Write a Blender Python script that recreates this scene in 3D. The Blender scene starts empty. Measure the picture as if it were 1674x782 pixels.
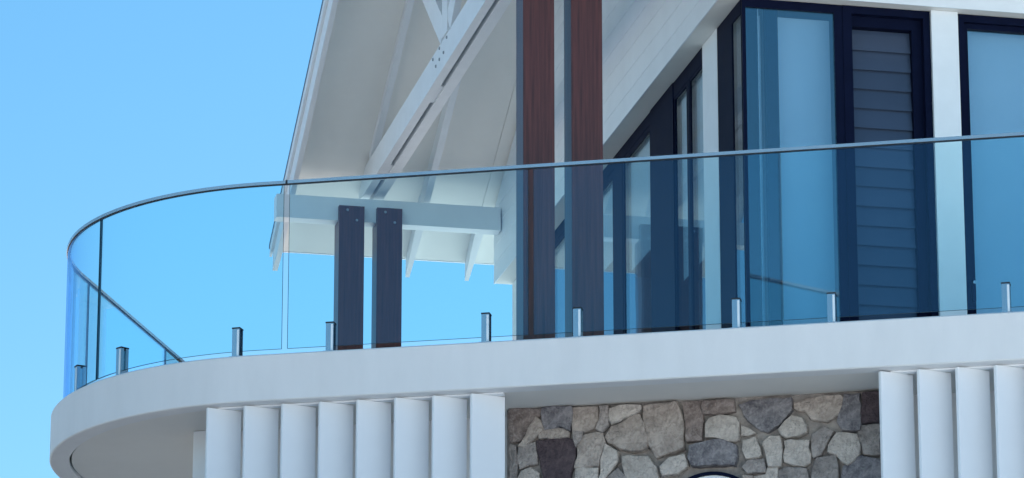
import bpy, bmesh, math, random
from mathutils import Vector, noise
random.seed(7)
R = math.radians
scene = bpy.context.scene
C = scene.collection

# ------------------------------------------------------------------ camera
EYE = 1.6
cam_d = bpy.data.cameras.new("camera")
cam = bpy.data.objects.new("camera", cam_d)
C.objects.link(cam)
cam.location = (0, 0, EYE)
cam.rotation_euler = (R(90 + 16.4), 0, 0)
cam_d.sensor_width = 36
cam_d.lens = 36 * 6800 / 1674
cam_d.clip_start = 0.5
cam_d.clip_end = 6000
scene.camera = cam

# ------------------------------------------------------------------ sky and sun
SUN_EL, SUN_AZ = 48, 49          # azimuth clockwise from the view direction (+Y)
world = bpy.data.worlds.new("World")
scene.world = world
world.use_nodes = True
wn = world.node_tree
wn.nodes.clear()
sky = wn.nodes.new('ShaderNodeTexSky')
sky.sky_type = 'NISHITA'
sky.sun_disc = False
sky.sun_elevation = R(SUN_EL)
sky.sun_rotation = R(SUN_AZ)
sky.air_density = 1.0
sky.dust_density = 0.45
sky.ozone_density = 2.2
hs = wn.nodes.new('ShaderNodeHueSaturation')
hs.inputs['Hue'].default_value = 0.485
hs.inputs['Saturation'].default_value = 1.30
hs.inputs['Value'].default_value = 1.0
bg = wn.nodes.new('ShaderNodeBackground')
bg.inputs['Strength'].default_value = 0.077
wo = wn.nodes.new('ShaderNodeOutputWorld')
wn.links.new(sky.outputs[0], hs.inputs['Color'])
wn.links.new(hs.outputs[0], bg.inputs['Color'])
wn.links.new(bg.outputs[0], wo.inputs['Surface'])
sun_d = bpy.data.lights.new("sun", 'SUN')
sun_d.energy = 5.0
sun_d.angle = R(0.5)
sun_d.color = (1.0, 0.975, 0.94)
sun = bpy.data.objects.new("sun", sun_d)
C.objects.link(sun)
sd = Vector((math.sin(R(SUN_AZ)) * math.cos(R(SUN_EL)), math.cos(R(SUN_AZ)) * math.cos(R(SUN_EL)), math.sin(R(SUN_EL))))
sun.rotation_euler = sd.to_track_quat('Z', 'Y').to_euler()
scene.view_settings.view_transform = 'Standard'
scene.view_settings.look = 'None'
scene.view_settings.gamma = 1
scene.view_settings.use_curve_mapping = False
scene.view_settings.exposure = 1.22
scene.cycles.max_bounces = 12
scene.cycles.diffuse_bounces = 5
scene.cycles.transparent_max_bounces = 24
scene.cycles.caustics_reflective = False

# ------------------------------------------------------------------ materials
def mat(name, col, rough=0.6, metal=0.0, var=0.06, scale=6.0, bump=0.0, bscale=60.0, spec=0.5, stretch=None, col2=None, coat=0.0, rand=0.0):
    m = bpy.data.materials.new(name)
    m.use_nodes = True
    nt = m.node_tree
    N = nt.nodes; L = nt.links
    b = N['Principled BSDF']
    b.inputs['Roughness'].default_value = rough
    b.inputs['Metallic'].default_value = metal
    b.inputs['Specular IOR Level'].default_value = spec
    b.inputs['Coat Weight'].default_value = coat
    tc = N.new('ShaderNodeTexCoord')
    mp = N.new('ShaderNodeMapping')
    if stretch: mp.inputs['Scale'].default_value = stretch
    L.new(tc.outputs['Object'], mp.inputs['Vector'])
    nz = N.new('ShaderNodeTexNoise')
    nz.inputs['Scale'].default_value = scale
    nz.inputs['Detail'].default_value = 6
    nz.inputs['Roughness'].default_value = 0.6
    L.new(mp.outputs[0], nz.inputs['Vector'])
    if col2 is None:
        c1 = tuple(max(0, c * (1 - var)) for c in col); c2 = tuple(min(1, c * (1 + var)) for c in col)
    else:
        c1, c2 = col, col2
    rp = N.new('ShaderNodeValToRGB')
    rp.color_ramp.elements[0].position = 0.32; rp.color_ramp.elements[1].position = 0.68
    rp.color_ramp.elements[0].color = (*c1, 1); rp.color_ramp.elements[1].color = (*c2, 1)
    L.new(nz.outputs['Fac'], rp.inputs['Fac'])
    out = rp.outputs[0]
    if rand:
        oi = N.new('ShaderNodeObjectInfo')
        mr = N.new('ShaderNodeMapRange')
        mr.inputs['To Min'].default_value = 1 - rand; mr.inputs['To Max'].default_value = 1 + rand
        L.new(oi.outputs['Random'], mr.inputs['Value'])
        h = N.new('ShaderNodeHueSaturation')
        L.new(mr.outputs[0], h.inputs['Value']); L.new(out, h.inputs['Color'])
        out = h.outputs[0]
    L.new(out, b.inputs['Base Color'])
    if bump:
        n2 = N.new('ShaderNodeTexNoise')
        n2.inputs['Scale'].default_value = bscale; n2.inputs['Detail'].default_value = 8
        L.new(mp.outputs[0], n2.inputs['Vector'])
        bp = N.new('ShaderNodeBump')
        bp.inputs['Strength'].default_value = bump; bp.inputs['Distance'].default_value = 0.01
        L.new(n2.outputs['Fac'], bp.inputs['Height']); L.new(bp.outputs[0], b.inputs['Normal'])
    return m

def glass_mat(name, tint, refl, gcol=(0.64, 0.84, 1.0), rough=0.0):
    m = bpy.data.materials.new(name); m.use_nodes = True
    nt = m.node_tree; N = nt.nodes; L = nt.links; N.clear()
    out = N.new('ShaderNodeOutputMaterial')
    tr = N.new('ShaderNodeBsdfTransparent'); tr.inputs['Color'].default_value = (*tint, 1)
    gl = N.new('ShaderNodeBsdfGlossy'); gl.inputs['Roughness'].default_value = rough
    gl.inputs['Color'].default_value = (*gcol, 1)
    # Schlick reflectance of one face, the same from either side
    ge = N.new('ShaderNodeNewGeometry')
    dt = N.new('ShaderNodeVectorMath'); dt.operation = 'DOT_PRODUCT'
    L.new(ge.outputs['Incoming'], dt.inputs[0]); L.new(ge.outputs['Normal'], dt.inputs[1])
    def mth(op, *ins):
        n = N.new('ShaderNodeMath'); n.operation = op; n.use_clamp = op == 'SUBTRACT'
        for i, v in enumerate(ins):
            if isinstance(v, (int, float)): n.inputs[i].default_value = v
            else: L.new(v, n.inputs[i])
        return n.outputs[0]
    ab = mth('ABSOLUTE', dt.outputs['Value'])
    p5 = mth('POWER', mth('SUBTRACT', 1.0, ab), 5.0)
    fac = mth('MULTIPLY_ADD', p5, 1.0 - refl, refl)
    tc = N.new('ShaderNodeTexCoord'); nz = N.new('ShaderNodeTexNoise'); nz.inputs['Scale'].default_value = 1.3
    L.new(tc.outputs['Object'], nz.inputs['Vector'])
    bp = N.new('ShaderNodeBump'); bp.inputs['Strength'].default_value = 0.02; bp.inputs['Distance'].default_value = 0.02
    L.new(nz.outputs['Fac'], bp.inputs['Height']); L.new(bp.outputs[0], gl.inputs['Normal'])
    mx = N.new('ShaderNodeMixShader')
    L.new(fac, mx.inputs[0])
    L.new(tr.outputs[0], mx.inputs[1]); L.new(gl.outputs[0], mx.inputs[2]); L.new(mx.outputs[0], out.inputs[0])
    return m

M = dict(
    render=mat('painted render', (0.76, 0.77, 0.78), 0.75, var=0.03, scale=2.2, stretch=(2.6, 2.6, 0.7), bump=0.25, bscale=220),
    soffit=mat('painted soffit sheet', (0.76, 0.745, 0.71), 0.7, var=0.03, scale=1.8, bump=0.05, bscale=120),
    white=mat('white painted timber', (0.77, 0.805, 0.84), 0.45, var=0.03, scale=5, bump=0.08, bscale=90),
    board=mat('white weatherboard', (0.75, 0.80, 0.85), 0.5, var=0.03, scale=4, bump=0.12, bscale=50, rand=0.03),
    screen=mat('powder coated white fin', (0.79, 0.82, 0.86), 0.38, var=0.02, scale=3, bump=0.06, bscale=260),
    lining=mat('painted roof lining', (0.85, 0.845, 0.81), 0.65, var=0.03, scale=2, bump=0.05, bscale=80),
    timber=mat('oiled red brown timber', (0.044, 0.014, 0.015), 0.38, scale=5, col2=(0.115, 0.035, 0.031), stretch=(11, 11, 0.35), bump=0.25, bscale=18),
    shoe=mat('black steel shoe', (0.015, 0.013, 0.013), 0.5),
    steel=mat('brushed stainless steel', (0.46, 0.48, 0.51), 0.2, metal=1.0, var=0.05, scale=20, stretch=(6, 6, 1)),
    bolt=mat('galvanised bolt head', (0.35, 0.37, 0.40), 0.45, metal=0.7),
    frame=mat('navy black window frame', (0.005, 0.008, 0.026), 0.5, spec=0.03, var=0.1, scale=6),
    blade=mat('smoky blue louvre blade', (0.044, 0.062, 0.105), 0.25, var=0.06, scale=3, rand=0.08),
    gedge=mat('green glass edge', (0.010, 0.05, 0.075), 0.2, var=0.1),
    roof=mat('dark blue roof sheet', (0.05, 0.07, 0.13), 0.4, var=0.08),
    inner=mat('interior plaster', (0.42, 0.43, 0.45), 0.8, var=0.03),
    dark=mat('dark interior panelling', (0.07, 0.08, 0.10), 0.8, var=0.05),
    blind=mat('pale roller blind', (0.84, 0.87, 0.88), 0.8, var=0.03, scale=3, bump=0.1, bscale=200),
    floor=mat('pale deck tile', (0.62, 0.61, 0.60), 0.7, var=0.06),
    ground=mat('pale concrete ground', (0.54, 0.535, 0.52), 0.95, scale=0.4, col2=(0.64, 0.635, 0.62), bump=0.3, bscale=8),
    paving=mat('pale terrace paving', (0.62, 0.61, 0.59), 0.8, var=0.08, scale=2, bump=0.1, bscale=40),
    mortar=mat('grey stone mortar', (0.19, 0.172, 0.162), 0.95, scale=12, col2=(0.40, 0.365, 0.34), bump=0.9, bscale=45),  # mortar, darkened a little to suggest thin shadow lines round the stones
    low_bounce=mat('dark low bounce ground', (0.10, 0.10, 0.10), 0.95, scale=1.5, col2=(0.15, 0.15, 0.155), bump=0.5, bscale=40),  # dark surface for the added sheets that weaken bounce light
    glint=mat('pale spigot glint', (0.85, 0.87, 0.88), 0.25, metal=0.3),  # near white, carries the spigot highlight in its colour
    rubber=mat('black trim rubber', (0.012, 0.014, 0.02), 0.6),
    rail=mat('polished steel rail', (0.52, 0.53, 0.55), 0.22, metal=0.8, var=0.04),
    pgl=glass_mat('blue green balustrade glass', (0.87, 0.985, 0.99), 0.042, (0.58, 0.72, 1.0)),
    wgs=glass_mat('clear side window glass', (0.80, 0.88, 0.92), 0.05, (0.8, 0.92, 1.0)),
    wgl=glass_mat('tinted window glass', (0.77, 0.88, 0.95), 0.15, (0.82, 0.96, 1.0)),
)
def stone_mat(name, c1, c2, c3, sc=9.0):
    m = mat(name, c1, 0.9, scale=sc, col2=c2, bump=1.0, bscale=55, rand=0.10)
    m.node_tree.nodes['Bump'].inputs['Distance'].default_value = 0.02
    nt = m.node_tree; N = nt.nodes; L = nt.links
    N['Map Range'].inputs['To Min'].default_value = 1.04; N['Map Range'].inputs['To Max'].default_value = 1.26
    b = N['Principled BSDF']
    src = b.inputs['Base Color'].links[0].from_socket
    tc = N['Texture Coordinate']
    n = N.new('ShaderNodeTexNoise'); n.inputs['Scale'].default_value = sc * 2.6; n.inputs['Detail'].default_value = 9
    n.inputs['Distortion'].default_value = 1.2
    L.new(tc.outputs['Object'], n.inputs['Vector'])
    r = N.new('ShaderNodeValToRGB'); r.color_ramp.elements[0].position = 0.46; r.color_ramp.elements[1].position = 0.80
    L.new(n.outputs['Fac'], r.inputs['Fac'])
    mx = N.new('ShaderNodeMix'); mx.data_type = 'RGBA'
    mx.inputs[7].default_value = (*c3, 1)
    L.new(r.outputs[0], mx.inputs[0]); L.new(src, mx.inputs[6]); L.new(mx.outputs[2], b.inputs['Base Color'])
    return m
SM = dict(
    tan=stone_mat('tan stone', (0.26, 0.22, 0.195), (0.46, 0.40, 0.36), (0.17, 0.14, 0.125)),
    pale=stone_mat('pale stone', (0.35, 0.31, 0.28), (0.56, 0.51, 0.47), (0.24, 0.21, 0.19)),
    grey=stone_mat('grey stone', (0.18, 0.16, 0.152), (0.40, 0.36, 0.34), (0.11, 0.10, 0.10)),
    brown=stone_mat('mottled brown stone', (0.10, 0.075, 0.070), (0.28, 0.23, 0.21), (0.40, 0.35, 0.33), 15),
    blue=stone_mat('blue grey stone', (0.07, 0.067, 0.080), (0.24, 0.23, 0.245), (0.36, 0.345, 0.35), 13),
    maroon=stone_mat('dark maroon stone', (0.045, 0.032, 0.040), (0.085, 0.062, 0.070), (0.13, 0.10, 0.105), 11),
)

# ------------------------------------------------------------------ frames
al, be = R(12.3), R(12.4)
A = Vector((math.cos(al), math.sin(al), 0)); B = Vector((-math.sin(al), math.cos(al), 0))
D = Vector((math.cos(be), -math.sin(be), 0)); N_ = Vector((math.sin(be), math.cos(be), 0))
UP = Vector((0, 0, 1))
def H(a, b, z): return A * a + B * b + UP * (z + EYE)      # upper house frame, heights above the eye
def K(d, n, z): return D * d + N_ * n + UP * (z + EYE)     # balcony frame

def wloc(o):
    v = Vector((0, 0, 0))
    while o is not None:
        v += o.location; o = o.parent
    return v
def tag(o, label=None, cat=None, group=None, kind=None):
    if label: o['label'] = label
    if cat: o['category'] = cat
    if group: o['group'] = group
    if kind: o['kind'] = kind
    return o
def thing(name, loc, label, cat, group=None):
    o = bpy.data.objects.new(name, None); C.objects.link(o)
    o.location = loc; o.empty_display_size = 0.2
    return tag(o, label, cat, group)
def finish(name, bm, m, parent=None, loc=None, smooth=False, bevel=0.0):
    if bevel:
        bmesh.ops.bevel(bm, geom=[e for e in bm.edges if len(e.link_faces) == 2 and e.calc_face_angle(0) > 0.5], offset=bevel, segments=1 if bevel < 0.004 else 2, affect='EDGES', profile=0.6)
    bmesh.ops.recalc_face_normals(bm, faces=bm.faces)
    base = wloc(parent) if parent else Vector((0, 0, 0))
    if loc is None:
        cx = Vector((0, 0, 0))
        for v in bm.verts: cx += v.co
        loc = cx / len(bm.verts)
    for v in bm.verts: v.co -= loc
    me = bpy.data.meshes.new(name)
    bm.to_mesh(me); bm.free()
    ms = m if isinstance(m, (list, tuple)) else [m]
    for x in ms: me.materials.append(x)
    if smooth:
        for p in me.polygons: p.use_smooth = True
    o = bpy.data.objects.new(name, me); C.objects.link(o)
    o.parent = parent; o.location = loc - base
    return o
def add_hexa(bm, pts):
    v = [bm.verts.new(p) for p in pts]
    for f in ((0, 1, 2, 3), (7, 6, 5, 4), (0, 4, 5, 1), (1, 5, 6, 2), (2, 6, 7, 3), (3, 7, 4, 0)):
        bm.faces.new([v[i] for i in f])
def add_box(bm, F, x, y, z):
    add_hexa(bm, [F(x[0], y[0], z[0]), F(x[1], y[0], z[0]), F(x[1], y[1], z[0]), F(x[0], y[1], z[0]),
                  F(x[0], y[0], z[1]), F(x[1], y[0], z[1]), F(x[1], y[1], z[1]), F(x[0], y[1], z[1])])
def box(name, F, x, y, z, m, parent=None, bevel=0.004):
    bm = bmesh.new(); add_box(bm, F, x, y, z)
    return finish(name, bm, m, parent, bevel=bevel)
def add_prism(bm, pts, vec):
    lo = [bm.verts.new(p) for p in pts]; hi = [bm.verts.new(p + vec) for p in pts]
    n = len(pts)
    bm.faces.new(lo[::-1]); bm.faces.new(hi)
    for i in range(n): bm.faces.new((lo[i], lo[(i + 1) % n], hi[(i + 1) % n], hi[i]))
def prism(name, pts, vec, m, parent=None, bevel=0.004):
    bm = bmesh.new(); add_prism(bm, pts, vec)
    return finish(name, bm, m, parent, bevel=bevel)
def plank(name, p0, p1, depth, vec, m, parent=None, bevel=0.004, down=UP):
    """a straight member in a vertical plane: p0->p1 is its lower edge, depth measured perpendicular, vec its thickness"""
    d = (p1 - p0).normalized(); pr = (down - d * down.dot(d)).normalized() * depth
    return prism(name, [p0, p1, p1 + pr, p0 + pr], vec, m, parent, bevel)
def disc(name, c, nrm, r, h, m, parent, seg=10):
    bm = bmesh.new()
    q = nrm.to_track_quat('Z', 'Y').to_matrix().to_4x4(); q.translation = c + nrm * (h / 2)
    bmesh.ops.create_cone(bm, cap_ends=True, segments=seg, radius1=r, radius2=r * 0.8, depth=h, matrix=q)
    return finish(name, bm, m, parent)

# ================================================================== large structure
# ---- ground and terrace
bm = bmesh.new()
g = [bm.verts.new(p) for p in ((-3000, -3000, 0), (3000, -3000, 0), (3000, 3000, 0), (-3000, 3000, 0))]
bm.faces.new(g)
tag(finish('ground', bm, M['ground'], loc=Vector((0, 0, 0))), kind='structure')
bm = bmesh.new()
bm.faces.new([bm.verts.new(p) for p in ((-60, -40, 0.004), (-1.0, -40, 0.004), (-2.6, 60, 0.004), (-60, 60, 0.004))])
tag(finish('low_bounce_ground', bm, M['low_bounce'], loc=Vector((0, 0, 0.004))), kind='structure')  # unseen dark sheet added to cut bounce light on the left
nf = 23.458          # fascia line of the balcony
ng = nf + 0.08       # glass line
dside = -8.47        # glass line of the side
RC = 1.72            # corner radius of the glass line
ZT, ZB = 6.44, 6.15  # balcony top and underside, above the eye
ZG = 3.45            # terrace level
tag(box('terrace', K, (-9.2, 14), (nf - 6.6, nf + 14), (-EYE - 0.5, ZG), M['paving'], bevel=0.02), kind='structure')  # front edge carried forward, out of view, to bounce more sun upward
bm = bmesh.new()
bm.faces.new([bm.verts.new(K(*p, ZG + 0.004)) for p in ((-9.17, nf - 6.57), (-7.0, nf - 6.57), (-6.4, nf + 13.9), (-9.17, nf + 13.9))])
tag(finish('low_bounce_strip', bm, M['low_bounce']), kind='structure')  # unseen dark strip added to weaken bounce under the left end

# ---- balcony slab
def arc_pts(off, k=40, t0=0, t1=90):
    cd, cn = dside + RC, ng + RC
    r = RC + off
    return [(cd - r * math.sin(R(t0 + (t1 - t0) * i / k)), cn - r * math.cos(R(t0 + (t1 - t0) * i / k))) for i in range(k + 1)]
def outline(off, dr=9.0, nb=34.2):
    p = [(dr, ng - off)] + arc_pts(off) + [(dside - off, nb), (dr, nb)]
    return p
slab = thing('balcony_slab', K(-3, nf, ZB), 'thick off white rendered balcony slab with a rounded left corner', 'balcony')
prism('slab_body', [K(d, n, ZB + 0.014) for d, n in outline(-0.06)], UP * (ZT - ZB - 0.018), M['soffit'], slab, bevel=0)
o1, o2 = outline(0.08), outline(-0.045)
bm = bmesh.new()
rings = []
for pts, z in ((o1, ZB + 0.006), (o1, ZT - 0.008), ):
    rings.append([bm.verts.new(K(d, n, z)) for d, n in pts])
o1i = outline(0.072)
top = [bm.verts.new(K(d, n, ZT)) for d, n in o1i]
topi = [bm.verts.new(K(d, n, ZT)) for d, n in o2]
bot = [bm.verts.new(K(d, n, ZB)) for d, n in o1i]
boti = [bm.verts.new(K(d, n, ZB)) for d, n in o2]
botu = [bm.verts.new(K(d, n, ZB + 0.04)) for d, n in o2]
n_ = len(o1)
seq = [botu, boti, bot, rings[0], rings[1], top, topi]
for r0, r1 in zip(seq, seq[1:]):
    for i in range(n_ - 2):      # the rear edge stays open against the house
        bm.faces.new((r0[i], r0[i + 1], r1[i + 1], r1[i]))
finish('edge_fascia', bm, M['render'], slab)
bm = bmesh.new()
vs = [bm.verts.new(K(d, n, ZT + 0.004)) for d, n in outline(-0.03)]
bm.faces.new(vs)
finish('deck_surface', bm, M['floor'], slab)

# ---- lower storey walls
low = thing('lower_storey', K(-3, nf + 0.8, ZG), 'shaded off white lower storey wall behind the left fins, under the balcony', 'wall')
box('wall', K, (-7.36, -5.33), (nf + 0.763, nf + 0.95), (ZG, ZB + 0.013), M['render'], low)
box('wall', K, (-2.93, 9.0), (nf + 0.763, nf + 0.95), (ZG, ZB + 0.013), M['render'], low)
box('wall', K, (-7.36, -7.18), (nf + 0.951, 34.0), (ZG, ZB + 0.013), M['render'], low)
box('pilaster', K, (-7.34, -7.26), (nf + 0.70, nf + 0.762), (ZG, ZB + 0.010), M['white'], low)

# ---- stone wall
SD = K(0, nf + 0.587, ZB)
sw = thing('stone_wall', K(-4.1, nf + 0.587, ZG), 'random rubble stone wall in brown and grey under the balcony', 'stone wall')
box('mortar_bed', K, (-5.32, -2.95), (nf + 0.600, nf + 0.85), (ZG, ZB + 0.012), M['mortar'], sw, bevel=0)
STONES = [
    ('L1', [(-5.296, 0.005), (-5.199, 0.005), (-5.103, 0.002), (-5.1, -0.032), (-5.137, -0.059), (-5.166, -0.099), (-5.192, -0.138), (-5.233, -0.188), (-5.296, -0.192)]),
    ('L2', [(-5.133, -0.052), (-5.103, -0.076), (-5.086, -0.129), (-5.129, -0.164), (-5.203, -0.227), (-5.244, -0.221), (-5.192, -0.153)]),
    ('L3', [(-5.092, 0.005), (-4.915, 0.003), (-4.911, -0.071), (-4.926, -0.141), (-4.982, -0.112), (-5.026, -0.125), (-5.078, -0.13), (-5.092, -0.069)]),
    ('L4', [(-5.115, -0.142), (-5.041, -0.131), (-4.967, -0.132), (-4.93, -0.152), (-4.938, -0.181), (-5.033, -0.18), (-5.111, -0.183)]),
    ('L5', [(-5.129, -0.195), (-5.033, -0.185), (-4.952, -0.184), (-4.897, -0.209), (-4.901, -0.317), (-4.924, -0.441), (-4.943, -0.506), (-5.075, -0.5), (-5.097, -0.366), (-5.119, -0.276)]),
    ('L6', [(-5.24, -0.232), (-5.141, -0.204), (-5.131, -0.29), (-5.133, -0.334), (-5.229, -0.359), (-5.244, -0.284)]),
    ('L7', [(-5.294, -0.207), (-5.257, -0.228), (-5.255, -0.35), (-5.254, -0.476), (-5.294, -0.474)]),
    ('L8', [(-5.218, -0.385), (-5.167, -0.366), (-5.119, -0.405), (-5.108, -0.498), (-5.241, -0.492), (-5.24, -0.425)]),
    ('L9', [(-4.904, -0.006), (-4.753, -0.006), (-4.747, -0.08), (-4.776, -0.134), (-4.82, -0.147), (-4.901, -0.146)]),
    ('L9b', [(-4.738, -0.006), (-4.687, -0.005), (-4.685, -0.091), (-4.687, -0.124), (-4.724, -0.159), (-4.761, -0.139), (-4.735, -0.081)]),
    ('L10', [(-4.672, -0.026), (-4.613, -0.009), (-4.54, -0.01), (-4.489, -0.014), (-4.481, -0.035), (-4.504, -0.056), (-4.658, -0.115), (-4.674, -0.091)]),
    ('L11', [(-4.662, -0.133), (-4.577, -0.1), (-4.496, -0.065), (-4.468, -0.125), (-4.448, -0.207), (-4.451, -0.277), (-4.535, -0.292), (-4.615, -0.268), (-4.681, -0.232), (-4.699, -0.194)]),
    ('L12', [(-4.463, -0.021), (-4.371, -0.011), (-4.269, -0.003), (-4.237, -0.078), (-4.227, -0.137), (-4.224, -0.289), (-4.324, -0.313), (-4.389, -0.334), (-4.436, -0.252), (-4.448, -0.163), (-4.467, -0.088)]),
    ('L13', [(-4.831, -0.176), (-4.724, -0.172), (-4.71, -0.238), (-4.733, -0.31), (-4.744, -0.375), (-4.836, -0.375), (-4.894, -0.372), (-4.872, -0.303), (-4.879, -0.229)]),
    ('L13b', [(-4.901, -0.154), (-4.842, -0.157), (-4.857, -0.2), (-4.886, -0.243), (-4.897, -0.198)]),
    ('L14', [(-4.703, -0.244), (-4.63, -0.293), (-4.627, -0.353), (-4.689, -0.43), (-4.726, -0.488), (-4.735, -0.487), (-4.729, -0.34)]),
    ('L15', [(-4.887, -0.385), (-4.749, -0.389), (-4.754, -0.508), (-4.888, -0.502)]),
    ('L16', [(-4.599, -0.326), (-4.55, -0.322), (-4.44, -0.334), (-4.394, -0.401), (-4.366, -0.527), (-4.559, -0.518), (-4.594, -0.384)]),
    ('L17', [(-4.361, -0.396), (-4.309, -0.35), (-4.222, -0.331), (-4.203, -0.404), (-4.267, -0.444), (-4.343, -0.457), (-4.36, -0.432)]),
    ('L18', [(-4.686, -0.442), (-4.627, -0.401), (-4.573, -0.455), (-4.567, -0.517), (-4.701, -0.511)]),
    ('L19', [(-4.229, -0.01), (-4.171, -0.007), (-4.12, -0.006), (-4.11, -0.077), (-4.107, -0.122), (-4.112, -0.243), (-4.206, -0.245), (-4.209, -0.138)]),
    ('R1', [(-4.093, -0.006), (-4.01, -0.005), (-3.919, -0.008), (-3.911, -0.077), (-3.967, -0.085), (-4.018, -0.084), (-4.094, -0.082), (-4.108, -0.04)]),
    ('R2', [(-4.083, -0.149), (-4.062, -0.117), (-3.997, -0.101), (-3.903, -0.121), (-3.887, -0.144), (-3.892, -0.254), (-3.963, -0.26), (-4.013, -0.236), (-4.086, -0.232)]),
    ('R3', [(-3.883, -0.038), (-3.778, -0.018), (-3.669, -0.014), (-3.568, -0.015), (-3.568, -0.091), (-3.636, -0.165), (-3.709, -0.213), (-3.795, -0.164), (-3.852, -0.106)]),
    ('R4', [(-4.177, -0.284), (-4.086, -0.266), (-4.013, -0.252), (-3.905, -0.29), (-3.9, -0.353), (-3.916, -0.414), (-4.023, -0.402), (-4.171, -0.402), (-4.192, -0.353)]),
    ('R5', [(-3.869, -0.171), (-3.831, -0.191), (-3.787, -0.218), (-3.832, -0.223), (-3.87, -0.224)]),
    ('R6', [(-3.86, -0.263), (-3.789, -0.245), (-3.755, -0.353), (-3.769, -0.367), (-3.842, -0.369), (-3.864, -0.318)]),
    ('R7', [(-3.743, -0.289), (-3.701, -0.25), (-3.638, -0.249), (-3.629, -0.294), (-3.635, -0.431), (-3.709, -0.426), (-3.722, -0.347)]),
    ('R8', [(-3.64, -0.209), (-3.604, -0.163), (-3.563, -0.131), (-3.506, -0.145), (-3.477, -0.192), (-3.477, -0.232), (-3.53, -0.251), (-3.594, -0.257), (-3.624, -0.241)]),
    ('R9', [(-3.606, -0.284), (-3.53, -0.283), (-3.462, -0.283), (-3.465, -0.412), (-3.497, -0.436), (-3.555, -0.425), (-3.61, -0.403)]),
    ('R10', [(-3.549, -0.078), (-3.547, -0.041), (-3.417, -0.02), (-3.345, -0.012), (-3.273, -0.013), (-3.259, -0.029), (-3.277, -0.129), (-3.355, -0.166), (-3.445, -0.147), (-3.473, -0.104)]),
    ('R11', [(-3.243, -0.015), (-3.153, -0.014), (-3.153, -0.128), (-3.156, -0.229), (-3.262, -0.222), (-3.288, -0.176), (-3.255, -0.079)]),
    ('R12', [(-3.131, -0.011), (-3.035, -0.009), (-3.04, -0.191), (-3.142, -0.186)]),
    ('R13', [(-3.343, -0.323), (-3.291, -0.249), (-3.236, -0.25), (-3.18, -0.262), (-3.157, -0.325), (-3.163, -0.383), (-3.233, -0.445), (-3.294, -0.377), (-3.342, -0.363)]),
    ('R14', [(-3.44, -0.254), (-3.371, -0.208), (-3.314, -0.237), (-3.366, -0.322), (-3.39, -0.363), (-3.438, -0.382)]),
    ('R15', [(-3.161, -0.205), (-3.036, -0.208), (-3.04, -0.388), (-3.137, -0.376), (-3.148, -0.311), (-3.17, -0.266)]),
    ('R16', [(-3.421, -0.394), (-3.304, -0.38), (-3.292, -0.457), (-3.287, -0.581), (-3.454, -0.572), (-3.444, -0.449)]),
    ('R17', [(-3.26, -0.46), (-3.211, -0.421), (-3.153, -0.395), (-3.041, -0.422), (-3.043, -0.593), (-3.273, -0.581)]),
    ('R18', [(-3.645, -0.455), (-3.598, -0.44), (-3.483, -0.456), (-3.461, -0.572), (-3.647, -0.563)]),
    ('R19', [(-3.831, -0.387), (-3.744, -0.385), (-3.731, -0.462), (-3.834, -0.465), (-3.866, -0.428)]),
    ('R20', [(-3.719, -0.441), (-3.657, -0.441), (-3.659, -0.562), (-3.783, -0.556), (-3.797, -0.486), (-3.728, -0.48)]),
    ('R21', [(-3.868, -0.475), (-3.811, -0.483), (-3.803, -0.555), (-3.873, -0.552)]),
]
KIND = dict(L1='brown', L2='tan', L3='blue', L4='tan', L5='maroon', L6='grey', L7='grey', L8='pale', L9='tan', L9b='grey', L10='pale', L11='tan',
            L12='tan', L13='tan', L13b='grey', L14='pale', L15='pale', L16='pale', L17='pale', L18='grey', L19='brown', R1='brown', R2='pale', R3='blue',
            R4='blue', R5='pale', R6='pale', R7='pale', R8='pale', R9='pale', R10='tan', R11='blue', R12='maroon', R13='pale', R14='grey', R15='grey',
            R16='grey', R17='blue', R18='grey', R19='grey', R20='pale', R21='tan')
PROUD = dict(L5=0.030, L10=0.050, L11=0.045, L16=0.05, L14=0.05, R8=0.05, R13=0.05, R4=0.055, L17=0.05)
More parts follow.
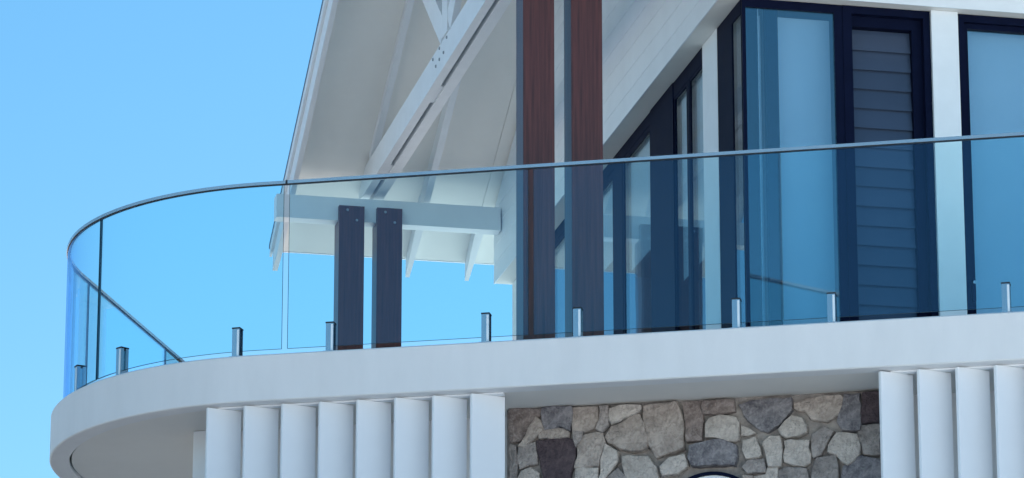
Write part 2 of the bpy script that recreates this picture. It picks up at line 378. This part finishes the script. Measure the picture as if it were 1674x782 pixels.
def stone(pts, kind, h, rs):
    rnd = random.Random(rs)
    out = []
    n = len(pts)
    for i in range(n):                       # subdivide long edges with a little wander
        p, q = Vector(pts[i]), Vector(pts[(i + 1) % n])
        k = max(1, int((q - p).length / 0.035))
        for j in range(k):
            t = j / k
            e = p.lerp(q, t)
            if j: e += Vector((rnd.uniform(-1, 1), rnd.uniform(-1, 1))) * 0.0065
            out.append(e)
    c = Vector((0, 0))
    for p in out: c += p
    c /= len(out)
    bm = bmesh.new()
    rr = []
    tx, ty = rnd.uniform(-0.09, 0.09), rnd.uniform(-0.09, 0.09)
    for shrink, hh in ((-0.010, -0.010), (-0.008, h * 0.8), (-0.003, h)):
        row = []
        for p in out:
            v = c - p
            q = p + v.normalized() * min(abs(shrink) * (1 if shrink > 0 else -1) * rnd.uniform(0.7, 1.3), v.length * 0.5)
            dz = hh
            if hh > 0: dz += (q.x - c.x) * tx + (q.y - c.y) * ty + rnd.uniform(-0.003, 0.003)
            row.append(bm.verts.new(K(q.x, nf + 0.600 - dz, ZB + q.y)))
        rr.append(row)
    m = len(out)
    mid = []
    for i, p in enumerate(out):
        q = p.lerp(c, 0.45)
        mid.append(bm.verts.new(K(q.x, nf + 0.600 - (h + rnd.uniform(-0.005, 0.007) + (q.x - c.x) * tx + (q.y - c.y) * ty), ZB + q.y)))
    rr.append(mid)
    for a, b in zip(rr, rr[1:]):
        for i in range(m): bm.faces.new((a[i], a[(i + 1) % m], b[(i + 1) % m], b[i]))
    cv = bm.verts.new(K(c.x, nf + 0.600 - h - rnd.uniform(-0.002, 0.006), ZB + c.y))
    for i in range(m): bm.faces.new((mid[i], mid[(i + 1) % m], cv))
    o = finish('stone', bm, SM[kind], sw)
    for i, pl in enumerate(o.data.polygons):
        pl.use_smooth = False
    return o
for i, (k, pts) in enumerate(STONES):
    stone(pts, KIND.get(k, 'tan'), PROUD.get(k, 0.030 + (i * 7 % 5) * 0.004) * 1.15, i + 11)
rnd = random.Random(5)
zz = -0.50
while zz > -2.2:                              # the courses that go on below
    hgt = rnd.uniform(0.16, 0.24); d0 = -5.29
    while d0 < -3.1:
        w = rnd.uniform(0.15, 0.32)
        d1 = min(d0 + w, -2.99)
        zt, zb = zz - 0.012, zz - hgt + 0.012
        if zz == -0.50: zt -= 0.09
        cx = (d0 + d1) / 2
        if not (abs(cx + 4.053) < 0.52 and zt > -1.95):
            j = lambda: rnd.uniform(-0.018, 0.018)
            q = [(d0 + 0.012 + j(), zt + j()), (cx + j(), zt + j()), (d1 - 0.012 + j(), zt + j()), (d1 - 0.012 + j(), (zt + zb) / 2 + j()),
                 (d1 - 0.012 + j(), zb + j()), (cx + j(), zb + j()), (d0 + 0.012 + j(), zb + j()), (d0 + 0.012 + j(), (zt + zb) / 2 + j())]
            q = [(max(-5.3, min(-3.0, a)), b) for a, b in q]
            stone(q, rnd.choice(['tan', 'pale', 'grey', 'grey', 'blue', 'tan', 'brown']), rnd.uniform(0.028, 0.045), int(cx * 1000) + int(zz * 100) * 7)
        d0 = d1
    zz -= hgt
# arched window head peeping up at the foot of the picture
bm = bmesh.new()
cx, cz, r0, r1 = -4.053, ZB - 0.450 - 0.33, 0.33, 0.295
def arch(r): return [(cx - r, cz - 1.2)] + [(cx - r * math.cos(R(a)), cz + r * math.sin(R(a))) for a in range(0, 181, 6)] + [(cx + r, cz - 1.2)]
def band(name, ra, rb, na, nb, m, parent):
    bm = bmesh.new()
    oa, ob = arch(ra), arch(rb)
    V = [[bm.verts.new(K(d, n, z)) for d, z in P] for P, n in ((oa, na), (ob, na), (ob, nb), (oa, nb))]
    for i in range(len(oa) - 1):
        for s in range(4):
            a, b = V[s], V[(s + 1) % 4]
            bm.faces.new((a[i], a[i + 1], b[i + 1], b[i]))
    return finish(name, bm, m, parent)
win = band('arched_window', 0.33, 0.310, nf + 0.53, nf + 0.62, M['frame'], sw)
band('inner_frame', 0.309, 0.268, nf + 0.545, nf + 0.60, M['white'], win)
bm = bmesh.new(); bm.faces.new([bm.verts.new(K(d, nf + 0.572, z)) for d, z in arch(0.27)]); finish('pane', bm, M['blade'], win)


# ---- vertical fin screens
def fin_screen(label, d_first, count, pitch):
    t = thing('fin_screen', K(d_first, nf + 0.05, ZG), label, 'screen', 'white fin screens under the balcony')
    a = R(38.4); L, T = 0.222, 0.036
    def F(x, y, z): # local blade frame, x along blade, y across
        return K(d_first + x * math.cos(a) - y * math.sin(a), nf + 0.05 + x * math.sin(a) + y * math.cos(a), z)
    bm = bmesh.new()
    # hollow bullet section: rounded nose and tail, shallow edge ribs
    sec = [(0.0, 0.005), (0.0015, 0.0015), (0.005, 0.0), (L - 0.005, 0.0), (L - 0.0015, 0.0015), (L, 0.005), (L, T - 0.012), (L - 0.004, T - 0.003),
           (L - 0.012, T), (0.012, T), (0.004, T - 0.003), (0.0, T - 0.012)]
    add_prism(bm, [F(x, y, ZG + 0.05) for x, y in sec], UP * (ZB - 0.012 - ZG - 0.05))
    b0 = finish('fin', bm, M['screen'], t)
    for i in range(1, count):
        c = b0.copy(); C.objects.link(c); c.location = b0.location + D * (pitch * i)
        c.rotation_euler.z = R(rnd.uniform(-0.7, 0.7))
    L2 = pitch * (count - 1) + 0.2
    box('top_track', K, (d_first + 0.05, d_first + L2 - 0.02), (nf + 0.105, nf + 0.155), (ZB - 0.011, ZB - 0.001), M['screen'], t, bevel=0.002)
    box('bottom_track', K, (d_first + 0.0, d_first + L2), (nf + 0.08, nf + 0.16), (ZG + 0.002, ZG + 0.049), M['screen'], t)
    return t
fin_screen('white vertical fin screen of eight angled blades left of the stone wall', -7.056, 8, 0.2345)
fin_screen('white vertical fin screen right of the stone wall, cut by the picture edge', -2.957, 12, 0.2250)

# ---- upper house
house = thing('house', H(6.74, 24.06, ZT), 'white weatherboard upper storey with navy framed corner windows', 'house')
ZH = 8.94
def WA(s, q, z): return H(s, 24.06 + q, z)
def WB(s, q, z): return H(6.74 + q, s, z)
# bulkhead above the windows
SL = 0.51; BF, BM_ = 30.83, 27.43
def zr(b, off=0.0): return 9.48 + off + SL * ((BF - b) if b > BM_ else (b - (2 * BM_ - BF)))
bh = prism('bulkhead', [H(6.606, 23.966, ZH + 0.004), H(6.606, 30.94, ZH + 0.004), H(6.606, 30.94, zr(30.94, 0.13)), H(6.606, BM_, zr(BM_, 0.13)), H(6.606, 23.966, zr(23.966, 0.13))],
           A * 0.20, M['soffit'], house, bevel=0)
bh2 = box('bulkhead', H, (6.807, 13.0), (23.966, 24.16), (ZH + 0.004, 9.50), M['soffit'], house, bevel=0)
E_ = 0.150
def lap(F, s0, s1, s2, s3, z, parent):
    """one lapped weatherboard: bottom edge s0..s1, top edge s2..s3; foot proud of the head"""
    bm = bmesh.new()
    z1 = z + E_ + 0.016
    add_hexa(bm, [F(s0, -0.0085, z), F(s1, -0.0085, z), F(s1, -0.0006, z), F(s0, -0.0006, z),
                  F(s2, -0.0045, z1), F(s3, -0.0045, z1), F(s3, -0.0004, z1), F(s2, -0.0004, z1)])
    return finish('weatherboard', bm, M['board'], parent, bevel=0.0015)
z = ZH
FB = lambda s, q, z: H(6.606 + q, s, z)
FA = lambda s, q, z: H(s, 23.966 + q, z)
while z < 10.9:
    lo = lambda zz: max(23.95, (2 * BM_ - BF) + (zz - 9.60) / SL) if zz > 9.60 else 23.95
    hi = lambda zz: min(30.94, BF - (zz - 9.60) / SL)
    lap(FB, lo(z), hi(z), lo(z + E_), hi(z + E_), z, bh)
    if z < 9.4: lap(FA, 6.59, 13.0, 6.59, 13.0, z, bh2)
    z += E_
# roof space floor / room ceiling, inner walls
box('ceiling', H, (6.808, 13), (24.17, 30.9), (8.98, 9.02), M['inner'], house, bevel=0)
box('inner_wall', H, (11.6, 11.8), (24.2, 30.5), (ZT + 0.01, 8.975), M['inner'], house, bevel=0)
box('end_wall', H, (12.9, 13.0), (24.2, 30.9), (ZT + 0.01, 8.975), M['render'], house, bevel=0)
# white columns
box('column', WB, (24.665, 25.03), (-0.003, 0.12), (ZT + 0.005, ZH + 0.002), M['white'], house)
box('column', WA, (7.99, 8.169), (-0.03, 0.13), (ZT + 0.005, ZH + 0.002), M['white'], house)
box('column', WA, (10.30, 10.48), (-0.03, 0.13), (ZT + 0.005, ZH + 0.002), M['white'], house)
box('dark_column', WB, (25.80, 26.42), (-0.006, 0.12), (ZT + 0.005, ZH + 0.001), M['frame'], house)
box('wall', H, (6.74, 6.90), (29.60, 30.9), (ZT + 0.01, ZH), M['render'], house)
def ring_frame(F, s0, s1, z0, z1, fl, fr, ft, fb, q0, q1, parent, name='window', m=None):
    bm = bmesh.new()
    add_box(bm, F, (s0, s0 + fl), (q0, q1), (z0, z1))
    add_box(bm, F, (s1 - fr, s1), (q0, q1), (z0, z1))
    add_box(bm, F, (s0 + fl, s1 - fr), (q0, q1), (z1 - ft, z1))
    add_box(bm, F, (s0 + fl, s1 - fr), (q0, q1), (z0, z0 + fb))
    return finish(name, bm, m or M['frame'], parent, bevel=0.003)
def pane(F, s0, s1, z0, z1, q, parent, m=None):
    return box('pane', F, (s0, s1), (q, q + 0.010), (z0, z1), m or M['wgl'], parent, bevel=0)
Z0 = ZT + 0.012
def sash_window(F, s0, s1, jl, jr, q=0.0, head=0.06, sash=0.035, parent=house, name='window'):
    """outer frame, a slightly recessed inner sash and its pane"""
    w = ring_frame(F, s0, s1, Z0, ZH, jl, jr, head, 0.06, q, q + 0.11, parent, name) if F is not WB else ring_frame(F, s0, s1, Z0, ZH, jl, jr, head, 0.06, q, q + 0.05, parent, name)
    q1, q2, q3 = (0.003, 0.035, 0.009) if F is WB else (0.03, 0.075, 0.048)
    s = ring_frame(F, s0 + jl, s1 - jr, Z0 + 0.06, ZH - head, sash, sash, sash, 0.05, q + q1, q + q2, w, 'sash')
    pane(F, s0 + jl + sash, s1 - jr - sash, Z0 + 0.11, ZH - head - sash, q + q3, w, M['wgs'] if F is WB else None)
    return w
# wall facing the camera
w1 = ring_frame(WA, 6.742, 7.405, Z0, ZH, 0.022, 0.055, 0.055, 0.06, 0.0, 0.03, house)
pane(WA, 6.765, 7.35, Z0 + 0.06, ZH - 0.055, 0.012, w1)
box('blind', WA, (6.79, 6.90), (0.145, 0.150), (Z0 + 0.02, ZH - 0.06), M['blind'], w1, bevel=0)
box('stile', WA, (6.905, 6.985), (0.035, 0.09), (Z0 + 0.02, ZH - 0.01), M['frame'], w1)
box('blind', WA, (6.992, 7.36), (0.145, 0.150), (Z0 + 0.02, ZH - 0.06), M['blind'], w1, bevel=0)
w2 = ring_frame(WA, 7.406, 7.989, Z0, ZH, 0.06, 0.045, 0.05, 0.06, -0.004, 0.13, house)
ring_frame(WA, 7.466, 7.944, Z0 + 0.06, ZH - 0.05, 0.012, 0.065, 0.07, 0.03, 0.045, 0.12, w2, 'sash')
b0 = None
k = 0
zz = ZH - 0.125
while zz > Z0 + 0.25:
    if b0 is None:
        pts = [WA(7.479, 0.075, zz - 0.142), WA(7.479, 0.081, zz - 0.142), WA(7.479, 0.100, zz), WA(7.479, 0.094, zz)]
        b0 = prism('louvre_blade', pts, A * 0.399, M['blade'], w2, bevel=0.0015)
    else:
        c = b0.copy(); C.objects.link(c); c.location = b0.location - UP * (0.130 * k)
    k += 1; zz -= 0.130
box('backing', WA, (7.47, 7.94), (0.135, 0.15), (Z0, ZH - 0.06), M['dark'], w2, bevel=0)  # dark panel behind the louvre blades
w3 = ring_frame(WA, 8.170, 9.25, Z0, ZH, 0.05, 0.05, 0.05, 0.05, 0.0, 0.11, house)
ring_frame(WA, 8.221, 9.199, Z0 + 0.05, ZH - 0.051, 0.028, 0.05, 0.035, 0.06, 0.025, 0.075, w3, 'sash')
pane(WA, 8.249, 9.149, Z0 + 0.11, ZH - 0.086, 0.045, w3)
hd = box('handle', WA, (8.212, 8.232), (-0.03, -0.002), (7.02, 7.16), M['frame'], w3)
disc('lock', WA(8.222, -0.03, 7.14), -B, 0.014, 0.012, M['steel'], w3)
box('blind', WA, (8.24, 10.2), (0.145, 0.150), (Z0 + 0.02, ZH - 0.05), M['blind'], house, bevel=0)
w4 = sash_window(WA, 9.251, 10.299, 0.05, 0.05)
# wall running away from the corner
w5 = ring_frame(WB, 24.092, 24.664, Z0, ZH, 0.0, 0.355, 0.09, 0.06, 0.0, 0.11, house)
pane(WB, 24.092, 24.309, Z0 + 0.06, ZH - 0.09, 0.006, w5, M['wgs'])
box('blind', WB, (24.12, 24.31), (0.12, 0.125), (Z0 + 0.02, ZH - 0.02), M['blind'], w5, bevel=0)
sash_window(WB, 25.031, 25.42, 0.0, 0.03, head=0.11, sash=0.02)
sash_window(WB, 25.421, 25.799, 0.03, 0.0, head=0.11, sash=0.02)
sash_window(WB, 26.421, 27.36, 0.01, 0.10, head=0.09, sash=0.04)
sash_window(WB, 27.361, 28.93, 0.15, 0.10, head=0.09, sash=0.05)
sash_window(WB, 28.931, 29.60, 0.10, 0.08, head=0.09, sash=0.04)
for s0, s1, zb in ((25.05, 25.38, 7.55), (25.46, 25.78, 7.55), (26.46, 27.20, 8.02), (27.55, 28.80, 8.25)):
    box('blind', WB, (s0, s1), (0.050, 0.055), (zb, ZH - 0.04), M['blind'], house, bevel=0)
# glazed far wall of the room
FW = lambda s, q, z: H(s, 30.62 + q, z)
for i in range(1):
    ww = ring_frame(FW, 6.95 + i * 1.15, 7.25 + i * 1.15, Z0, ZH, 0.05, 0.05, 0.06, 0.06, 0.0, 0.1, house)
    pane(FW, 6.99 + i * 1.15, 7.21 + i * 1.15, Z0 + 0.06, ZH - 0.06, 0.05, ww)
box('inner_wall', H, (7.255, 11.59), (30.62, 30.72), (ZT + 0.01, 8.975), M['inner'], house, bevel=0)

# ---- gable roof
roof = thing('gable_roof', H(4.9, BF, 9.48), 'white lined open gable roof sheltering the veranda, with exposed rafters and a bargeboard', 'roof')
SB = 2 * BM_ - BF                       # front wall line of the gable
bfar, bnear = BF + 0.70, SB - 0.70
RD = 0.157                              # rafter depth, vertical
edges = [4.963, 5.515, 6.02, 6.505, 7.6, 9.2, 10.8, 12.6]
for a0, a1 in zip(edges, edges[1:]):
    for (ba, bb) in ((bfar, BM_), (BM_, bnear)):
        pa = [H(a0 + 0.001, ba, zr(ba, RD) if ba != BM_ else zr(BM_, RD)), H(a0 + 0.001, bb, zr(bb, RD)), ]
        if bb < BM_: pa = [H(a0 + 0.001, BM_, zr(BM_ + 1e-6, RD)), H(a0 + 0.001, bb, zr(bb, RD))]
        prism('lining_panel', [pa[0], pa[1], pa[1] + UP * 0.02, pa[0] + UP * 0.02], A * (a1 - a0 - 0.003), M['lining'], roof, bevel=0)
for (ba, bb) in ((bfar + 0.05, BM_), (bnear - 0.05, BM_)):
    p0, p1 = H(4.898, ba, zr(ba, RD + 0.05)), H(4.898, bb, zr(BM_, RD + 0.05))
    prism('roof_sheet', [p0, p1, p1 + UP * 0.035, p0 + UP * 0.035], A * 8.0, M['roof'], roof, bevel=0)
def rafter(a, w, name='rafter', lo=0.0, hi=RD - 0.001, ext=0.0, m=None, near=True):
    for sgn, be_ in ((1, bfar + ext), (-1, bnear - ext)):
        bt = be_
        cut = bt - sgn * 0.20
        P = [H(a, BM_, zr(BM_, lo)), H(a, cut, zr(cut, lo)), H(a, bt, zr(bt, lo + (0.035 if lo < 0.05 else 0))), H(a, bt - sgn * 0.03, zr(bt - sgn * 0.03, hi)), H(a, BM_, zr(BM_, hi))]
        prism(name, P, A * w, m or M['white'], roof, bevel=0.003)
def tail(a, b1, be_, sgn):
    """rafter end past the beam, tapering in width and depth to its tip"""
    z0, z1 = zr(b1), zr(be_)
    bm = bmesh.new()
    add_hexa(bm, [H(a - 0.010, b1, z0), H(a + 0.062, b1, z0), H(a + 0.042, be_, z1), H(a + 0.010, be_, z1),
                  H(a - 0.010, b1, z0 + RD - 0.002), H(a + 0.062, b1, z0 + RD - 0.002), H(a + 0.042, be_ - sgn * 0.01, z1 + RD - 0.002), H(a + 0.010, be_ - sgn * 0.01, z1 + RD - 0.002)])
    finish('rafter_tail', bm, M['white'], roof, bevel=0.003)
for sgn, b1, b2 in ((1, BF + 0.05, BM_), (-1, SB - 0.05, BM_)):
    P = [H(5.99, b2, zr(b2, 0)), H(5.99, b1, zr(b1, 0)), H(5.99, b1, zr(b1, RD - 0.001)), H(5.99, b2, zr(b2, RD - 0.001))]
    prism('rafter', P, A * 0.052, M['white'], roof, bevel=0.003)
    tail(5.99, b1 + sgn * 0.001, BF + 0.70 if sgn > 0 else SB - 0.70, sgn)
for sgn, be_, b1 in ((1, bfar, BF + 0.15), (-1, bnear, SB - 0.15)):
    P = [H(6.475, b1, zr(b1, 0)), H(6.475, be_ - sgn * 0.2, zr(be_ - sgn * 0.2, 0)), H(6.475, be_, zr(be_, 0.035)), H(6.475, be_ - sgn * 0.03, zr(be_ - sgn * 0.03, RD - 0.002)), H(6.475, b1, zr(b1, RD - 0.002))]
    tail(6.475, b1, be_, sgn)
rafter(4.922, 0.040, 'barge_board', lo=-0.045, hi=RD + 0.048, ext=0.0)
rafter(4.900, 0.021, 'barge_trim', lo=RD - 0.03, hi=RD + 0.049, ext=0.03)
box('eave_fascia', H, (4.963, 12.6), (bfar + 0.001, bfar + 0.022), (zr(bfar, RD) - 0.005, zr(bfar, RD) + 0.06), M['white'], roof)
box('eave_fascia', H, (4.963, 12.6), (bnear - 0.022, bnear - 0.001), (zr(bnear, RD) - 0.02, zr(bnear, RD) + 0.08), M['white'], roof)

# ---- roof truss in the gable
tr = thing('roof_truss', H(5.58, 27.43, 9.53), 'white timber roof truss with bolted V webs above the veranda', 'truss')
CZ = 9.53
def vplank(name, b0, z0, b1, z1, depth, a0, w, parent=tr, centre=False):
    p0, p1 = H(a0, b0, z0), H(a0, b1, z1)
    d = (p1 - p0).normalized(); pr = (UP - d * UP.dot(d)).normalized() * depth
    if centre: p0 = p0 - pr / 2; p1 = p1 - pr / 2
    return prism(name, [p0, p1, p1 + pr, p0 + pr], A * w, M['white'], parent, 0.003)
box('bottom_chord', H, (5.500, 5.562), (24.02, 30.90), (CZ, CZ + 0.215), M['white'], tr)
box('bottom_chord', H, (5.590, 5.668), (24.02, 30.90), (CZ - 0.012, CZ + 0.20), M['white'], tr)
for bb in (25.3, 27.95, 29.9):
    box('packer', H, (5.563, 5.589), (bb, bb + 0.38), (CZ + 0.004, CZ + 0.19), M['white'], tr)
for sgn, b0 in ((1, BF), (-1, SB)):
    P0 = H(5.505, b0 - sgn * 0.35, zr(b0 - sgn * 0.35, 0.03)); P1 = H(5.505, BM_ + sgn * 0.001, zr(BM_, 0.03))
    prism('top_chord', [P0 + UP * 0.04, P1 + UP * 0.04, P1 + UP * (RD - 0.032), P0 + UP * (RD - 0.032)], A * 0.05, M['white'], tr, 0.003)
    vplank('web', BM_ + sgn * 0.17, CZ + 0.20, BM_ + sgn * 1.14, CZ + 0.20 + 0.97 * 0.83, 0.185, 5.499 - 0.004, 0.046)
box('king_post', H, (5.489, 5.540), (BM_ - 0.09, BM_ + 0.09), (CZ + 0.217, zr(BM_, 0.02)), M['white'], tr)
for x, y in ((731, 63), (719, 80), (726, 88), (708, 98), (719, 99), (713, 110)):
    db = -(x - 715) / 46.0
    b_, z_ = 27.74 + db, 9.77 + (70 * db - (y - 75)) / 225.0
    disc('bolt', H(5.500 if z_ < CZ + 0.2 else 5.495, b_, z_), -A, 0.013, 0.008, M['bolt'], tr)

# ---- beam across the far end
bmn = thing('veranda_beam', H(4.82, 30.78, 9.29), 'white horizontal beam carried by the two short far posts under the eave', 'beam')
box('beam', H, (4.806, 6.588), (30.630, 30.76), (9.29, 9.478), M['white'], bmn, bevel=0.005)
bmn2 = thing('veranda_beam', H(4.82, 24.1, 9.29), 'white beam at the near edge of the gable roof, above the picture', 'beam')
box('beam', H, (4.806, 6.588), (24.03, 24.16), (9.29, 9.478), M['white'], bmn2, bevel=0.005)

# ---- timber posts
def post(a, b, zt, label):
    base = H(a + 0.1, b + 0.1, ZT + 0.005)
    t = thing('timber_post', base, label, 'post', 'dark red brown timber posts')
    prof = [H(a, b, ZT + 0.06), H(a, b + 0.20, ZT + 0.06), H(a, b + 0.20, 9.286), H(a, b + 0.052, 9.286), H(a, b + 0.052, zt), H(a, b, zt)]
    prism('shaft', prof, A * 0.20, M['timber'], t, bevel=0.005)
    box('shoe', H, (a + 0.012, a + 0.188), (b + 0.012, b + 0.188), (ZT + 0.005, ZT + 0.059), M['shoe'], t, bevel=0.002)
    for f, dz in ((0.33, 0.035), (0.70, 0.115)):
        disc('bolt', H(a + 0.2 * f, b, zt - dz), -B, 0.011, 0.008, M['bolt'], t)
    return t
post(5.298, 23.975, 9.42, 'tall dark timber post in the foreground, left one of the near pair')
post(5.606, 23.975, 9.42, 'tall dark timber post beside the windows, right one of the near pair')
post(5.290, 30.575, 9.40, 'short dark timber post under the white beam, left one of the far pair')
post(5.590, 30.575, 9.40, 'short dark timber post under the white beam, right one of the far pair')

# ---- glass balustrade
bal = thing('glass_balustrade', K(-5, ng, ZT), 'frameless blue green glass balustrade with slim steel rail round the curved balcony', 'balustrade')
side0 = 90 * math.pi / 180 * RC          # arc length of the corner
def path(s):
    """s = 0 at the start of the corner, negative along the front, positive round the corner and back"""
    if s <= 0: return (dside + RC - s, ng), (0.0, 1.0)
    if s >= side0: return (dside, ng + RC + s - side0), (1.0, 0.0)
    t = s / RC
    return (dside + RC - RC * math.sin(t), ng + RC - RC * math.cos(t)), (math.sin(t), math.cos(t))
def sweep(s0, s1, offs, z0, z1, step=0.045):
    bm = bmesh.new()
    ss = [s0]
    lo, hi = max(s0, 0), min(s1, side0)
    if hi > lo:
        k = max(1, int((hi - lo) / step))
        ss += [lo + (hi - lo) * i / k for i in range(k + 1)]
    ss.append(s1)
    ss = sorted(set(round(x, 5) for x in ss))
    rows = []
    for s in ss:
        (d, n), (ix, iy) = path(s)
        rows.append([bm.verts.new(K(d + ix * o, n + iy * o, z)) for o, z in ((offs[0], z0), (offs[1], z0), (offs[1], z1), (offs[0], z1))])
    for a, b in zip(rows, rows[1:]):
        for i in range(4):
            f = bm.faces.new((a[i], a[(i + 1) % 4], b[(i + 1) % 4], b[i]))
            f.material_index = 0 if i in (1, 3) else 1
    for r in (rows[0], rows[-1][::-1]):
        f = bm.faces.new(r); f.material_index = 1
    return bm
dF = lambda d: dside + RC - d            # front position -> path parameter
joints = [(dF(1.0), 0.01), (dF(-0.50), 0.01), (dF(-2.02), 0.012), (dF(-3.536), 0.014), (dF(-5.058), 0.034), (dF(-6.589), 0.036),
          (R(43.3) * RC, 0.016), (side0 + 0.15, 0.012), (side0 + 1.89, 0.012), (side0 + 3.6, 0.012), (side0 + 5.3, 0.012)]
ZP0, ZP1 = ZT + 0.048, 7.533
for (j0, g0), (j1, g1) in zip(joints, joints[1:]):
    bm = sweep(j0 + g0 / 2, j1 - g1 / 2, (-0.006, 0.006), ZP0, ZP1)
    o = finish('glass_panel', bm, [M['pgl'], M['gedge']], bal)
bm = sweep(joints[0][0], joints[-1][0], (-0.0135, 0.0135), ZP1 + 0.001, ZP1 + 0.021)
for f in bm.faces: f.material_index = 0
finish('top_rail', bm, M['rail'], bal, bevel=0.004)
bm = sweep(joints[0][0], joints[-1][0], (-0.0078, 0.0078), ZP1 - 0.0045, ZP1 + 0.0005)
for f in bm.faces: f.material_index = 0
finish('rail_shade_strip', bm, M['rubber'], bal)  # black strip standing in for the dark shaded underside of the rail
for jj in (dF(-6.589), dF(-0.5)):
    (d, n), _ = path(jj)
    box('rail_joiner', K, (d - 0.006, d + 0.006), (n - 0.0155, n + 0.0155), (ZP1 - 0.001, ZP1 + 0.023), M['rubber'], bal, bevel=0.001)
sp = [dF(d) for d in (-0.9, -1.62, -2.211, -3.24, -3.809, -4.771, -5.333, -6.299)] + [R(4.6) * RC, R(34) * RC, R(52) * RC, side0 - 0.1, side0 + 0.5, side0 + 1.5, side0 + 2.3, side0 + 3.2]
for s in sp:
    (d, n), (ix, iy) = path(s)
    tx, ty = -iy, ix
    F = lambda u, v, z, d=d, n=n, ix=ix, iy=iy, tx=tx, ty=ty: K(d + tx * u + ix * v, n + ty * u + iy * v, z)
    bm = bmesh.new()
    add_box(bm, F, (-0.024, 0.024), (-0.030, -0.0075), (ZT + 0.011, ZT + 0.185))
    add_box(bm, F, (-0.024, 0.024), (0.0075, 0.030), (ZT + 0.011, ZT + 0.185))
    add_box(bm, F, (-0.024, 0.024), (-0.0074, 0.0074), (ZT + 0.011, ZT + 0.046))
    sg = finish('spigot', bm, M['steel'], bal, bevel=0.003)
    box('glint_strip', F, (-0.0215, -0.0085), (-0.0335, -0.0301), (ZT + 0.014, ZT + 0.178), M['glint'], sg, bevel=0.0012)  # pale raised strip standing in for the white highlight on the spigot
    box('cap', F, (-0.026, 0.026), (-0.032, 0.032), (ZT + 0.1855, ZT + 0.194), M['rubber'], sg, bevel=0.002)
    box('base_plate', F, (-0.038, 0.038), (-0.042, 0.042), (ZT + 0.0045, ZT + 0.0105), M['steel'], sg, bevel=0.002)
